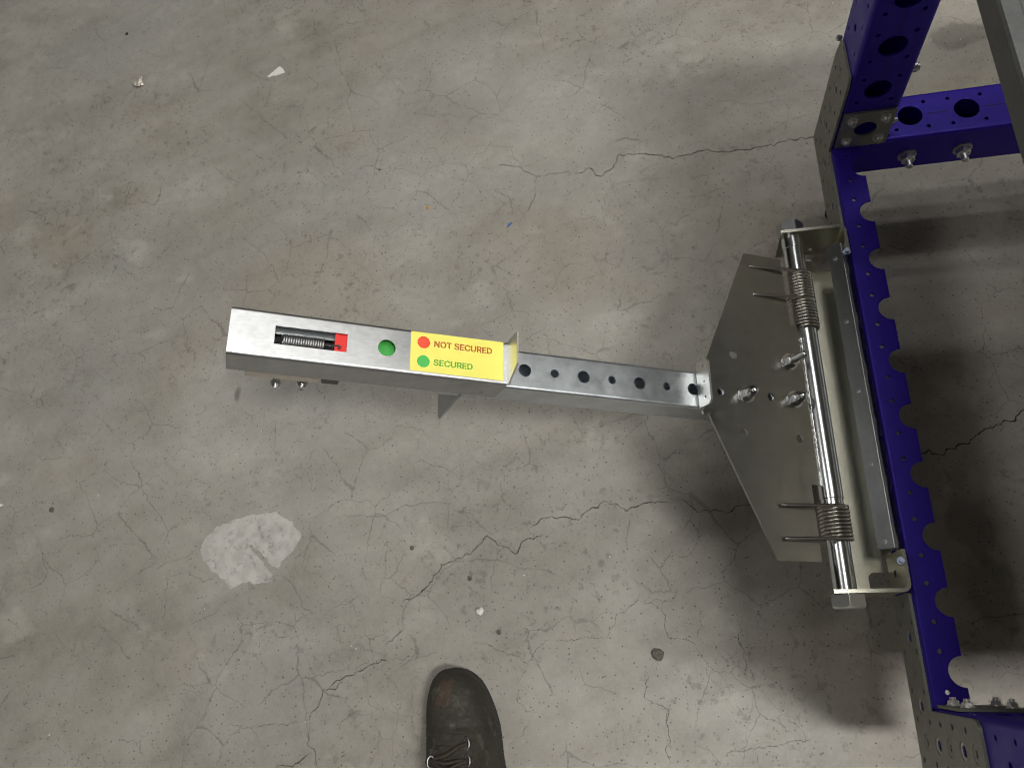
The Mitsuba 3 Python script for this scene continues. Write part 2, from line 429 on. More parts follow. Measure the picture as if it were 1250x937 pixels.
def jagged(pts, w):
    """A crack: the polyline broken up into an uneven ribbon that pinches and closes at its ends."""
    P = np.array(pts, float)
    d = np.r_[0, np.cumsum(np.linalg.norm(np.diff(P, axis=0), axis=1))]
    s = np.linspace(0, d[-1], max(6, int(d[-1] / 2.0)))
    Q = np.stack([np.interp(s, d, P[:, 0]), np.interp(s, d, P[:, 1])], 1)
    t = np.gradient(Q, axis=0)
    t /= np.linalg.norm(t, axis=1, keepdims=True) + 1e-9
    nrm = np.stack([-t[:, 1], t[:, 0]], 1)
    q3 = np.c_[Q * 0.055, np.full(len(Q), 3.3)]
    off = (meshkit.fbm(q3, 3) - 0.5) * 15.0 + (meshkit.noise(np.c_[Q * 0.15, np.full(len(Q), 5.1)]) - 0.5) * 6.0 + (meshkit.noise(np.c_[Q * 0.42, np.full(len(Q), 8.1)]) - 0.5) * 2.2
    Q = Q + nrm * off[:, None]
    wid = (w * 0.155 if w > 8 else w * 0.09) * (0.28 + 1.1 * meshkit.noise(np.c_[Q * 0.12, np.full(len(Q), 1.7)]) ** 1.3)
    wid *= np.clip(np.minimum(s, d[-1] - s) / 14, 0.15, 1)
    A, B = Q + nrm * wid[:, None] / 2, Q - nrm * wid[:, None] / 2
    quads = [Polygon([A[i], A[i + 1], B[i + 1], B[i]]).buffer(0.02) for i in range(len(Q) - 1)]
    return unary_union(quads)


cracks = unary_union([jagged(p, w) for w, p in CRACKS]).simplify(0.06)
SLAB = sbox(-6000, -6000, 6000, 6000)
near = sbox(-2400, -1300, 900, 1500)
top = [g for g in getattr(near.difference(cracks), 'geoms', [near.difference(cracks)]) if g.area > 0.3]
fl = [sheet(g, 2.5, -2.5) for g in top] + [sheet(SLAB.difference(near), 2.5, -2.5)]
put('floor', join(*fl), 'concrete', frame=FLOOR, smooth=False, kind='structure', label='cracked grey concrete workshop floor')
put('crack_bed', sheet(near.buffer(-5), 1.0, -3.6), 'crack_dirt', 'floor', frame=FLOOR, smooth=False, label='dark dirt in the cracks of the floor')
put('ceiling', sheet(SLAB, 40, (CEIL + 0.25) * 1000), 'ceiling_paint', frame=FLOOR, smooth=False, kind='structure', label='pale workshop ceiling')
wl = put('wall', sheet(sbox(-5000, 1950, 5000, 4300), 80), 'wall_paint', frame=F([4600, 0, -UP], [0, 1, 0], [0, 0, 1], [1, 0, 0]), smooth=False, label='pale workshop wall beyond the cart, out of the picture on the right', cat='wall')
put('plinth', sheet(sbox(-5000, -5, 5000, 1947), 90), 'wall_base', wl, frame=F([4590, 0, -UP], [0, 1, 0], [0, 0, 1], [1, 0, 0]), smooth=False, label='dark lower part of the wall')
for i, (x, y, lx, ly, e) in enumerate(LAMPS):
    k = thing('ceiling_light', ['short bright ceiling light by the lower right corner of the cart', 'white ceiling light in the first of the rows over the hinge', 'white ceiling light in the second row from the photographer', 'white ceiling light in the third row from the photographer', 'white ceiling light in the row farthest from the photographer', 'ceiling light on the far left, level with the arm', 'ceiling light behind the photographer on the left', 'added unseen light that brightens the pale wall and the steel from the right'][i], 'lamp', 'fluorescent lights under the ceiling')
    x, y, lx, ly, z = x * 1000, y * 1000, lx * 500, ly * 500, CEIL * 1000
    put('housing', join(sheet(sbox(x - lx - 15, y - ly - 15, x + lx + 15, y + ly + 15), 70, z + 6), sheet(sbox(x - lx - 15, y - ly - 15, x + lx + 15, y + ly + 15).difference(sbox(x - lx, y - ly, x + lx, y + ly)), 30, z - 24)), 'lamp_housing', k, FLOOR, False)
    d = trimesh.Trimesh([[x - lx, y - ly, z], [x + lx, y - ly, z], [x + lx, y + ly, z], [x - lx, y + ly, z]], [[0, 2, 1], [0, 3, 2]], process=False)
    put('diffuser', d, 'lamp_housing', k, FLOOR, False, emitter={'type': 'area', 'radiance': {'type': 'rgb', 'value': [e, e * 0.985, e * 0.93]}})

# ---------------------------------------------------------------- the blue cart
cart = thing('cart_frame', 'blue steel cart frame with perforated corner posts and a steel deck', 'cart')
B = 'blue_paint'
# side rail: an angle whose top leg is cut through the middle of its holes
yz = F([0, 0, 0], [0, 1, 0], [0, 0, 1], [1, 0, 0])
legtop = rrect(2, -700, 35, 0, 0.4)
for k in range(10):
    yc = -35 - 70 * k
    legtop = legtop.difference(circ(35, yc, 15.5, 40))
    for s in (-20, 20):
        legtop = legtop.difference(circ(15, yc + s, 2.6, 14))
web = sbox(-700, -70, 0, -2.5)
for k in range(10):
    web = web.difference(circ(-35 - 70 * k, -35, 15.5, 36))
    for a in (-20, 20):
        for b in (-15, -55):
            web = web.difference(circ(-35 - 70 * k + a, b, 2.9, 10))
corner = Polygon([(0, -3)] + [(3 - 3 * math.cos(t), -3 + 3 * math.sin(t)) for t in np.linspace(0, np.pi / 2, 6)] + [(3, -3)])
cornerbar = sheet(corner, 700)
cornerbar.apply_transform(F([0, 0, 0], [1, 0, 0], [0, 0, 1], [0, -1, 0]).m)
put('side_rail', join(sheet(affinity.translate(legtop, 0.9, 0), 3, -3), cornerbar), B, cart, smooth=35, label='long blue rail with half-round notches along its top edge')
put('side_rail_web', sheet(web, 3, 0), B, cart, frame=yz)


def grid_holes(n0, n1, c, ax):
    """Hole centres (along, across) of a tube side: a big hole each 70 mm with four small ones about it."""
    out = []
    for k in range(n0, n1):
        out.append((35 + 70 * k, c, 15.5))
        for a in (-20, 20):
            for b in (-20, 20):
                out.append((35 + 70 * k + a, c + b, 2.6))
    return out


# cross beam along x behind the first post foot
bm = tube(0, -70, 70, 0, 700)
bm = bm.transform(np.array([[0, 0, 1, 2.0], [1, 0, 0, 0], [0, 1, 0, 0]]))
hs = [((u, v, -6), (u, v, 6), r) for u, v, r in grid_holes(0, 10, 35, 0) if u > 60]
hs += [((u, -6, v), (u, 6, v), 2.9) for u, v, r in grid_holes(0, 6, -35, 0) if r < 5 and u > 230]
beam = put('cross_beam', cut(bm, hs), B, cart, label='blue square beam with round holes, lying behind the corner post')
put('seam', sheet(sbox(126, 34.6, 154, 35.4), 0.35, 0.0), 'dark_bit', beam)
put('seam', sheet(sbox(196, 34.6, 224, 35.4), 0.35, 0.0), 'dark_bit', beam)
for x in (105, 175):
    q = put('nut', hexhead((x, -2, -38), (0, -1, 0), 17, 8, turn=0.3), 'lip_steel', beam)
    put('washer', lathe([(0, 0), (12, 0), (12, 2), (0, 2)], (x, -0.1, -38), (0, -1, 0)), 'bolt_zinc', q)
    put('bolt_end', join(cyl((x, -10, -38), (x, -19, -38), 4.6), cyl((x, -19, -38), (x, -20.5, -38), 4.6, r1=3.4)), 'lip_steel', q)

# posts
for y0, lab, front in ((0, 'blue corner post at the top, its dark holed face towards the hinge', 1), (-770, 'blue corner post at the bottom right corner', 0)):
    ps = man(sheet(rrect(0, y0, 70, y0 + 70, 6).difference(rrect(3, y0 + 3, 67, y0 + 67, 3)), 400 if y0 == 0 else 470, 0.0 if y0 == 0 else -70))
    hs = []
    for u, v, r in grid_holes(0, 6, 35, 0):
        yf = y0 if front else y0 + 70
        hs.append(((v, yf - 6, u), (v, yf + 6, u), r))
        if u > 140:
            hs.append(((-6, y0 + v, u), (6, y0 + v, u), r if r < 5 else 4.2 if u < 200 else r))
    post = put('corner_post', cut(ps, hs), B, cart, label=lab)
    # square foot plate with four cap nuts
    yf, d = (-0.3, -1) if front else (y0 + 70.3, 1)
    xz = F([0, yf, 0], [1, 0, 0], [0, 0, 1], [0, d, 0])
    fp = put('foot_plate', sheet(rrect(3, 0.6, 67, 68, 2).difference(circ(35, 35, 14)), 3), 'gusset_steel', post, frame=xz, label='square steel plate with a round hole and four bolts')
    for ax in (15, 55):
        for az in (15, 55):
            put('nut', join(hexhead((ax, yf + 3 * d, az), (0, d, 0), 9.5, 5, turn=0.4), lathe([(0, 0), (7, 0), (7, 1.2), (0, 1.2)], (ax, yf + 3 * d, az), (0, d, 0)), cyl((ax, yf + 8 * d, az), (ax, yf + 11 * d, az), 3)), 'lip_steel', fp)
    if front:
        put('bolt', lathe([(0, 0), (6, 0), (6, 6), (4.5, 6), (4.5, 9), (0, 10)], (70, 12, 122), (1, 0, 0)), 'bolt_zinc', post)
        put('bolt', lathe([(0, 0), (5, 0), (5, 6), (3.5, 6), (3.5, 10), (0, 11)], (70, 15, 22), (1, 0, 0)), 'bolt_zinc', post)
        put('bolt', lathe([(0, 0), (3.5, 0), (3.5, 5), (0, 6.5)], (-3.2, 63, 131), (-1, 0.0, 0.4)), 'lip_steel', post)
        put('seam', sheet(sbox(34.7, 124, 35.3, 158), 0.3), 'dark_bit', post, frame=F([0, -0.05, 0], [1, 0, 0], [0, 0, 1], [0, -1, 0]))
        put('seam', sheet(sbox(34.7, 194, 35.3, 228), 0.3), 'dark_bit', post, frame=F([0, -0.05, 0], [1, 0, 0], [0, 0, 1], [0, -1, 0]))

# corner gussets on the left side
yzL = F([0, 0, 0], [0, 1, 0], [0, 0, 1], [-1, 0, 0])


def gusset(kind):
    if kind == 'up':
        g = Polygon([(70, -68), (70, 122), (62, 131), (2, 132), (0.5, 124), (0, 0), (-2, -4), (-7, -6), (-131, -6), (-131, -68)])
        g = Polygon([(70, -68), (69, 100), (62, 128), (57, 131), (2, 131), (-1.5, 120), (-2, 0), (-4, -5), (-9, -7), (-131, -7), (-131, -68)])
        big = [(35, 107), (35, 72), (35, 37), (35, 2), (35, -35), (0, -35), (-35, -35), (-70, -35), (-105, -35)]
        small = [(y, z) for z in (90, 52, 15) for y in (15, 55)] + [(y, z) for y in (55, 15, -15, -55, -85) for z in (-15, -55)]
        lab = 'grey steel gusset plate at the foot of the top corner post'
    else:
        g = unary_union([sbox(-770, -68, -703, 120), rrect(-770, 60, -703, 129, 9), sbox(-770, -68, -584, -7)]).buffer(-2, quad_segs=4).buffer(2, quad_segs=4)
        big = [(-735, -32), (-735, 4), (-734, 41), (-733, 77), (-732, 111), (-700, -33), (-665, -33), (-630, -33), (-595, -33)]
        small = [(-714, z) for z in (-55, -11, 22, 58, 94)] + [(-754, z) for z in (-55, -13, 22, 58, 94)] + [(y, z) for y in (-685, -645, -615) for z in (-14, -57)]
        lab = 'grey L-shaped gusset plate with rows of bolt holes at the lower corner post'
    heads = [p for i, p in enumerate(big) if i % 2 == 0]
    opens = [p for i, p in enumerate(big) if i % 2 == 1]
    for p in big:
        g = g.difference(circ(*p, 8.6, 26))
    for p in small:
        g = g.difference(circ(*p, 2.9, 14))
    k = put('gusset_plate', sheet(g, 3, 0.2), 'gusset_steel', cart, frame=yzL, label=lab)
    for y, z in heads:
        c = [(0, 0.3), (8.3, 0.3), (8.3, 2.9), (3.4, 2.9), (3.0, 1.4), (0, 1.4)]
        put('bolt', lathe(c, (0, y, z), (-1, 0, 0), 26), 'gusset_steel', k)
    for y, z in opens:
        put('bush', lathe([(5.2, 0.3), (8.3, 0.3), (8.3, 2.6), (5.2, 2.0), (5.2, 0.3)], (0, y, z), (-1, 0, 0), 26), 'bolt_zinc', k)
    return k


gusset('up')
gusset('low')
for y in (35,):
    ft = put('foot', cyl((52, y, -70), (52, y, -UP + 14), 9), 'bolt_zinc', cart, label='round levelling foot under the corner')
    put('pad', lathe([(0, 0), (16, 0), (16, 8), (9, 14), (0, 14)], (52, y, -UP), (0, 0, 1)), 'black_rubber', ft)

# steel deck tray on the posts, its rim towards the picture's right edge
prof = [(13, 0), (13, 24), (15, 26), (27, 26), (29, 24), (29, 12), (52, 12), (54, 14), (54, 23), (62, 23), (62, 12), (694, 12), (694, 26), (700, 26), (700, 0)]
deck = sheet(Polygon(prof), 876)
deck.apply_transform(F([0, 64, 400.3], [1, 0, 0], [0, 0, 1], [0, -1, 0]).m)
put('deck', deck, 'deck_steel', cart, smooth=30, label='grey sheet steel deck with a turned-up rim, seen at the top right')

# ---------------------------------------------------------------- hinge bracket bolted to the rail
hinge = thing('hinge_bracket', 'zinc plated hinge bracket with a long steel pin, bolted to the blue rail', 'hinge')
PX, PZ = -68.7, 0.0


def arc(cx, cy, r, a0, a1, n=7):
    return [(cx + r * math.cos(t), cy + r * math.sin(t)) for t in np.radians(np.linspace(a0, a1, n))]


line = LineString([(-84, -132)] + arc(-14, -139, 7, 90, 0) + arc(-14, -576, 7, 0, -90) + [(-84, -583)])
bp = man(sheet(line.buffer(2, cap_style=2, join_style=1, quad_segs=4), 65, -47))
bp = cut(bp, [((-20, -562, -20), (0, -562, -20), 4.2), ((-20, -153, -20), (0, -153, -20), 4.2), ((-40, -140, -34), (-40, -125, -34), 3)])
bp = bp - man(cyl((0, -160, 0), (0, -550, 0), 1)) - m3.Manifold.cube([20, 370, 60]).translate([-18, -540, -38])
put('bracket', bp, 'yellow_zinc', hinge, smooth=30, label='U-shaped zinc plated bracket with an ear at each end')
for y, z in ((-171, 22), (-552, 17)):
    b = put('bolt', join(hexhead((-9, y, z - 7), (-0.2, 0, 1), 9, 5), cyl((-9, y, z - 3), (-10, y, z + 2), 2.6)), 'bolt_blue_zinc', hinge, label='small bright bolt at the end of the bracket')
# bent strip along the rail: a leaning face and a hidden web down to the shelf under the pin
sec = LineString([(-26.5, -3.5), (-12, 6.5)] + arc(-12.2, 3.2, 3.6, 85, 0, 6) + [(-8.6, -61)]).buffer(1.3, cap_style=2, join_style=1, quad_segs=3)
st = sheet(sec, 386)
st.apply_transform(F([0, -151, 0], [1, 0, 0], [0, 0, 1], [0, -1, 0]).m)
strip = put('angle_strip', st, 'strip_steel', hinge, smooth=35, label='galvanised steel strip with small rivets leaning along the rail')
sh = unary_union([sbox(-64, -555, -30, -150), sbox(-30, -540, -14, -160)])
sh = unary_union([Polygon([(-64, -580), (-34, -580), (-28, -575), (-28, -560), (-23, -556), (-10.2, -556), (-10.2, -156), (-26, -154), (-31, -149), (-32, -142), (-36, -134), (-64, -134)])])
put('shelf', sheet(sh, 2.6, -64.6), 'yellow_zinc', strip, smooth=30, label='pale flange at the foot of the strip, under the pin')
for y in (-171, -260, -351, -441, -530):
    put('rivet', lathe([(0, 0), (3.3, 0), (3.0, 0.9), (0, 1.3)], (-20.0, y, 2.2), (-0.57, 0, 0.82), 18), 'bolt_zinc', strip)
# pin
pin = put('pin', cyl((PX, -129, PZ), (PX, -586, PZ), 12.6, 40), 'pin_steel', hinge, label='long round hinge pin')
put('collar', lathe([(12.3, 0), (13.4, 0.6), (13.4, 16.4), (12.3, 17)], (PX, -134.5, PZ), (0, -1, 0), 40), 'pin_steel', pin)
put('sleeve', lathe([(12.2, 0), (13.5, 0.8), (13.5, 236), (12.2, 237)], (PX, -243, PZ), (0, -1, 0), 40), 'pin_steel', pin, label='steel sleeve on the pin, welded to the hinge plate')
for y, d in ((-129.8, 1), (-585.2, -1)):
    w = put('head', hexhead((PX + (0 if d > 0 else 1.5), y, PZ), (0, d, 0), 29 if d > 0 else 33, 17 if d > 0 else 15, 2.5, turn=0.25 if d > 0 else 0.12), 'dark_head' if d > 0 else 'lip_steel', pin)
# torsion springs: coil and legs resting on the hinge plate
lf = ARM.m[:3, :3]


def torsion(y0, y1, legs, label):
    R, wire = 15.6, 2.06
    n = max(1, round(abs(y1 - y0) / 4.15))
    th = np.linspace(0, 2 * np.pi * n, 22 * n)
    t0 = math.pi / 2 + 0.52                                    # the wire leaves the coil at the top, square to the leaning plate
    th = th + t0 if y1 < y0 else th + t0
    x, z = PX + R * np.cos(th), PZ + R * np.sin(th)
    y = np.linspace(y0, y1, len(th))
    key = put('spring', sweep(np.stack([x, y, z], 1), wire, 9), 'spring_steel', hinge, smooth=True, label=label)
    for yl, tip in legs:
        en, ea = lf[:, 2], lf[:, 0]
        s = np.array([PX, yl, PZ]) + en * R
        e = np.array([PX, yl - 1.5, PZ]) + ea * tip + en * 5.3
        back = s - ea * 11 - en * 4.4
        path = [back, s - ea * 5 - en * 0.9, s] + [s + (e - s) * f for f in np.linspace(0.1, 1, 9)]
        put('leg', sweep(path, wire, 9), 'spring_steel', key, smooth=True)
    return key


torsion(-187, -224, [(-189, 76)], 'upper torsion spring nearest the pin head')
torsion(-226, -265, [(-227.5, 75.5)], 'second torsion spring, just below the first one')
torsion(-488, -527, [(-489, 74), (-526, 74.5)], 'lower torsion spring with two straight legs')

# ---------------------------------------------------------------- the latch arm
arm = thing('latch_arm', 'silver square tube arm with a yellow SECURED label, leaning up from the hinge', 'latch arm')
# hinge plate
hp = Polygon([(25.5, 189), (78, 189), (81.5, 187), (83, 184), (149, 40), (152, 33), (152, 24), (158, 24), (158, -24), (152, -24), (152, -30), (149, -38), (84, -186), (81, -189), (25.5, -189), (25.5, -102), (11.3, -102), (11.3, 98), (25.5, 98)])
for a, b, r in ((134, 0, 5), (66, 0, 5), (112, 48, 5), (109, -46.5, 5), (33, -48, 5)):
    hp = hp.difference(circ(a, b, r, 24))
plate = put('hinge_plate', sheet(hp, 3, 0.3), 'plate_steel', arm, frame=ARM, label='dark grey tapered steel hinge plate')
lipp = Polygon([(-24, 0), (-24, 20), (-20, 24), (25, 24), (30, 20), (30, 3), (27, 0)])
for b in (-14, 4, 22):
    lipp = lipp.difference(circ(b, 14, 1.6, 12))
LIPF = F(ARM.m[:3, :3] @ [158.6, 0, 4.0] + ARM.m[:3, 3], ARM.m[:3, 1], ARM.m[:3, 2], ARM.m[:3, 0])
put('lip', sheet(lipp, 2.6, 4.0), 'lip_steel', plate, frame=LIPF, label='bright turned-up lip at the end of the hinge plate')
bend = sheet(Polygon(arc(158.2, 7.5, 6.9, -90, 0, 8) + arc(158.2, 7.5, 4.3, 0, -90, 8)), 54)
bend.apply_transform(F([0, -24, 0], [1, 0, 0], [0, 0, 1], [0, 1, 0]).m)
put('lip_bend', bend, 'lip_steel', plate, frame=ARM, smooth=40)
put('clip', sheet(Polygon([(146, -27), (163, -31), (164, -27), (156, -25), (147, -22.5)]), 4, 4.5), 'bolt_chrome', plate, frame=ARM)
wp = []
for i, b in enumerate(np.linspace(83, -86, 64)):
    wp.append([10.6 + 0.5 * math.sin(i * 2.3), b, 3.2 + 0.3 * math.sin(i * 1.7)])
put('weld', sweep(wp, 2.7 + 0.22 * np.sin(np.arange(64) * 1.9) + 0.22 * rng.normal(size=64), 9), 'weld_metal', plate, frame=ARM, smooth=50, label='lumpy weld bead along the pin')
for a, b, ln in ((100, 0, 15), (33, 0, 15), (33, 48, 33)):
    nt = put('nut', hexhead((a, b, 5.0), (0, 0, 1), 14, 8, turn=0.35), 'bolt_chrome', plate, frame=ARM)
    put('washer', lathe([(0, 0), (10.5, 0), (10.5, 1.7), (0, 1.7)], (a, b, 3.3), (0, 0, 1)), 'bolt_chrome', nt, frame=ARM)
    put('bolt_end', join(cyl((a, b, 12), (a, b, ln + 1.5), 4.3), cyl((a, b, ln + 1.5), (a, b, ln + 3), 4.3, r1=3.2)) if ln > 20 else
        lathe([(0, 10), (6.6, 10), (6.6, 13), (6.0, 16), (4.3, 18.6), (2.0, 20), (0, 20.3)], (a, b, 3), (0, 0, 1)), 'bolt_chrome', nt, frame=ARM, smooth=40)
    put('bolt_head', hexhead((a, b, -42.3), (0, 0, -1), 13, 6), 'bolt_zinc', plate, frame=ARM)
# inner tube
it = tube(-22.5, -42, 22.5, 0, 440, 2.5, 4.0)                      # x = b, y = n, z = a
it = it.transform(np.array([[0, 0, 1, 20.0], [1, 0, 0, 0], [0, 1, 0, 0]]))
hs = []
for k in range(13):
    a = 33 + 33.9 * k
    hs.append(((a, 0, -6), (a, 0, 6), 7.1 if k % 2 == 0 else 4.7))
    hs.append(((a, 0, -48), (a, 0, -36), 7.1 if k % 2 == 0 else 4.7))
put('inner_tube', cut(it, hs), 'tube_steel', arm, frame=ARM, label='galvanised square tube with a row of round holes')
# outer sleeve
ti, th_ = 4.8, 44.9
sv = tube(-24.3, ti - th_, 24.3, ti, 271.4, 2.0, 4.2).transform(np.array([[0, 0, 1, 396.2], [1, 0, 0, 0], [0, 1, 0, 0]]))
sv = sv - man(sheet(rrect(560, -9.0, 627, 9.9, 0.6), 10, ti - 6))
sv = cut(sv, [((521.4, 0.8, ti - 6), (521.4, 0.8, ti + 4), 8.7), ((657, -30, -32), (657, -18, -32), 1.9), ((415, -30, -24), (415, -18, -24), 1.9)])
sleeve = put('sleeve', sv, 'sleeve_steel', arm, frame=SLV, label='brushed silver outer sleeve with a slot and a round window')
ep = Polygon([(-24, 0), (-24, 1), (-10, 37), (24, 37), (24, 0)])
for b in (4, -4):
    ep = ep.difference(circ(b - 2, 34.5, 0.9, 8))
SLF = F(SLV.m[:3, :3] @ [396.2, 0, ti] + SLV.m[:3, 3], SLV.m[:3, 1], SLV.m[:3, 2], SLV.m[:3, 0])
put('end_lip', sheet(affinity.scale(ep, 1, 0.80, origin=(0, 0)), 1.8, -1.9), 'lip_steel', sleeve, frame=SLF, label='bright lip turned up at the end of the sleeve')
fb = put('pull_tab', sheet(rrect(-24, -94, 24, 0.5, 2), 2.4, 0), 'dark_zinc', sleeve, frame=F(SLV.m[:3, :3] @ [432, 0, ti - th_] + SLV.m[:3, 3], SLV.m[:3, 1], SLV.m[:3, 2], SLV.m[:3, 0]), label='flat tab hanging under the sleeve')
# inside: sliding bar, red and green indicators, tension spring
slide = man(sheet(sbox(480, -16, 571.2, 16), 2, ti - 8))
put('slide_bar', sheet(sbox(571, -19, 640, 19), 2, ti - 34), 'dark_steel', sleeve, frame=SLV)
put('side_rib', sheet(sbox(556, 5.5, 632, 19), 1.6, ti - 12), 'dark_zinc', sleeve, frame=SLV)
put('red_indicator', sheet(sbox(548, -19, 571.3, 19), 1.2, ti - 5.0), 'red_plastic', sleeve, frame=SLV, label='red indicator at the end of the slot')
put('green_indicator', sheet(sbox(500, -19, 546, 19), 1.2, ti - 12.0), 'green_plastic', sleeve, frame=SLV, label='green indicator behind the round window')
n = 17
t = np.linspace(0, 2 * np.pi * n, 20 * n)
coil = np.stack([581.5 + (t / (2 * np.pi)) * 2.25, -1.8 + 5.9 * np.cos(t), ti - 8.5 + 5.9 * np.sin(t)], 1)
sp = put('tension_spring', sweep(coil, 1.0, 8), 'bolt_zinc', sleeve, frame=SLV, smooth=True, label='dark coil spring seen in the slot')
hookp = [(581, -1.6, ti - 4.6), (577, -2, ti - 6), (573, -1.8, ti - 5.5), (570.5, -2.3, ti - 3.2), (567.5, -2.0, ti - 2.6), (565.5, -3.6, ti - 2.4), (566.5, -5, ti - 2.4), (568.5, -4.2, ti - 2.4)]
put('hook', sweep(hookp, 0.8, 7), 'dark_steel', sp, frame=SLV, smooth=True)
put('hook', sweep([(619, -1.6, ti - 4.6), (622, -2.4, ti - 8), (629, -2.6, ti - 9), (640, -2.6, ti - 9)], 0.9, 7), 'dark_steel', sp, frame=SLV, smooth=True)
for a, b in ((657, 1), (415, 2)):
    pass
# label with its print
LB = F(SLV.m[:3, :3] @ [498.0, 0, ti + 0.25] + SLV.m[:3, 3], -SLV.m[:3, 0], SLV.m[:3, 1], SLV.m[:3, 2])
lb = put('label', sheet(Polygon([(0, -19.8), (97.5, -19.8), (97.5, 22.8), (0, 22.0)]), 0.25, -0.15), 'yellow_label', sleeve, frame=LB, label='yellow sticker reading NOT SECURED and SECURED')
put('red_dot', sheet(circ(13.2, 11.4, 6.5, 40), 0.12, 0.1), 'label_red', lb, frame=LB)
put('green_dot', sheet(circ(13.4, -8.9, 6.4, 40), 0.12, 0.1), 'label_green', lb, frame=LB)


def words(text, x0, x1, y0, h):
    m = meshkit.text_mesh(text, h, 0.12, bold=True)
    lo, hi = m.bounds[0], m.bounds[1]
    m.apply_translation([-lo[0], 0, 0])
    m.apply_transform(np.diag([(x1 - x0) / (hi[0] - lo[0]), 1, 1, 1]))
    m.apply_translation([x0, y0, 0.1])
    m2 = m.copy()
    m2.apply_translation([0.28, 0.12, 0.03])
    return join(m, m2)


put('red_words', words('NOT SECURED', 23.8, 84.8, 8.0, 6.2), 'label_brown', lb, frame=LB, smooth=False, label='brown-red words NOT SECURED')
put('green_words', words('SECURED', 23.8, 64.2, -11.8, 6.0), 'label_text_green', lb, frame=LB, smooth=False, label='green word SECURED')
# grip block under the far end
gb = put('grip_pad', sheet(rrect(579, -22.5, 650.5, 22.5, 1), 15, ti - th_ - 15.4), 'pad_tan', sleeve, frame=SLV, label='pale pinkish pad under the far end of the sleeve')
put('catch', sheet(rrect(560, -23, 577, 20, 1), 12, ti - th_ - 12.4), 'dark_steel', sleeve, frame=SLV)
for a, b in ((620, -22), (594, -19)):
    z = ti - th_ - 15.6
    nb = put('nut', hexhead((a, b, z - 14), (0, 0, -1), 10, 6, dome=4), 'bolt_chrome', gb, frame=SLV)
    put('stud', cyl((a, b, z), (a, b, z - 30 if a < 600 else z - 14), 3), 'dark_steel', nb, frame=SLV)

# ---------------------------------------------------------------- the photographer's boot
boot = thing('work_boot', 'dark brown leather work boot with laces, toe of it seen at the bottom edge', 'boot')
BS = np.array([0, 2, 7, 13.5, 23.4, 35, 46.5, 59.7, 73, 86, 96, 112, 135, 165, 200, 250, 285, 300, 306.0])
BX = np.array([-567.5, -567.2, -566.6, -564.5, -562, -559, -556, -552.6, -549, -546.2, -544.3, -541, -534, -531, -529, -527, -526, -526, -526.0]) - 8
BX = BX - 0.07 * BS
BW = np.array([0.5, 14, 24, 32, 38.3, 43, 46.5, 49.2, 50.8, 51.4, 51.3, 50.9, 50, 46, 43, 42, 34, 22, 2.0])
BW = BW * 0.965
BH = np.array([26, 36, 46, 52, 57.5, 62, 65.5, 69, 73.5, 79, 85, 94, 110, 128, 138, 138, 134, 126, 110.0])
BY = -662.0


def boot_at(s, u, lift=0.0):
    """A point of the upper: s millimetres back from the toe, u from -1 to 1 across."""
    xc, w, h = np.interp(s, BS, BX), np.interp(s, BS, BW), np.interp(s, BS, BH)
    u = np.clip(u, -1, 1)
    z = 16 + (h - 16) * (1 - np.abs(u) ** 2.3) ** (1 / 2.1)
    return np.stack([xc + (w + lift) * u, BY - s, z + lift], -1)


ss = np.unique(np.r_[np.linspace(0, 12, 10) ** 1.0, np.linspace(12, 306, 110)])
phi = np.linspace(0, np.pi, 61)
V = []
for s in ss:
    xc, w, h = np.interp(s, BS, BX), np.interp(s, BS, BW), np.interp(s, BS, BH)
    c, sn = np.cos(phi), np.sin(phi)
    x = xc - w * np.sign(c) * np.abs(c) ** 0.85
    z = 14 + (h - 14) * np.abs(sn) ** 0.80
    V.append(np.stack([x, np.full_like(x, BY - s), z], 1))
V = np.array(V)
q = V.reshape(-1, 3)
crease = np.exp(-((V[..., 1] + 748) / 7.0) ** 2) * np.sin(V[..., 1] * 0.9 + V[..., 0] * 0.12) * 1.5 + np.exp(-((V[..., 1] + 735) / 5.0) ** 2) * -1.8 + np.exp(-((V[..., 1] + 760 + V[..., 0] * 0.12 + 66) / 4.0) ** 2) * -1.6
bulge = (meshkit.fbm(V * 0.045, 3) - 0.5) * 3.2
V[..., 2] += (crease + bulge) * np.clip((V[..., 2] - 16) / 25, 0, 1)
nr, nc = V.shape[:2]
fc = []
for i in range(nr - 1):
    for j in range(nc - 1):
        a, b, c, d = i * nc + j, i * nc + j + 1, (i + 1) * nc + j + 1, (i + 1) * nc + j
        fc += [[a, b, c], [a, c, d]]
up = trimesh.Trimesh(V.reshape(-1, 3), fc, process=False)
up.fix_normals()
put('upper', up, 'leather', boot, frame=FLOOR, smooth=True)
outl = Polygon(np.r_[np.stack([np.interp(ss, BS, BX) - np.interp(ss, BS, BW) - 1.5, BY - ss], 1), np.stack([np.interp(ss, BS, BX) + np.interp(ss, BS, BW) + 1.5, BY - ss], 1)[::-1]]).buffer(1.2).simplify(0.4)
put('sole', join(sheet(outl, 14, 1.5), sheet(outl.buffer(-0.8), 2.2, 15.5)), 'boot_sole', boot, frame=FLOOR, smooth=30)
put('shaft', lathe([(44, 100), (43, 130), (44, 165), (47, 190), (44, 190), (40, 150)], (-538, BY - 235, 0), (0, 0, 1), 40), 'leather', boot, frame=FLOOR, smooth=40)


def strip_on_boot(pts, half, lift, thick):
    """A leather band laid along points (s, u) of the upper."""
    P = np.array([boot_at(np.array(s), np.array(u), lift) for s, u in pts])
    return P


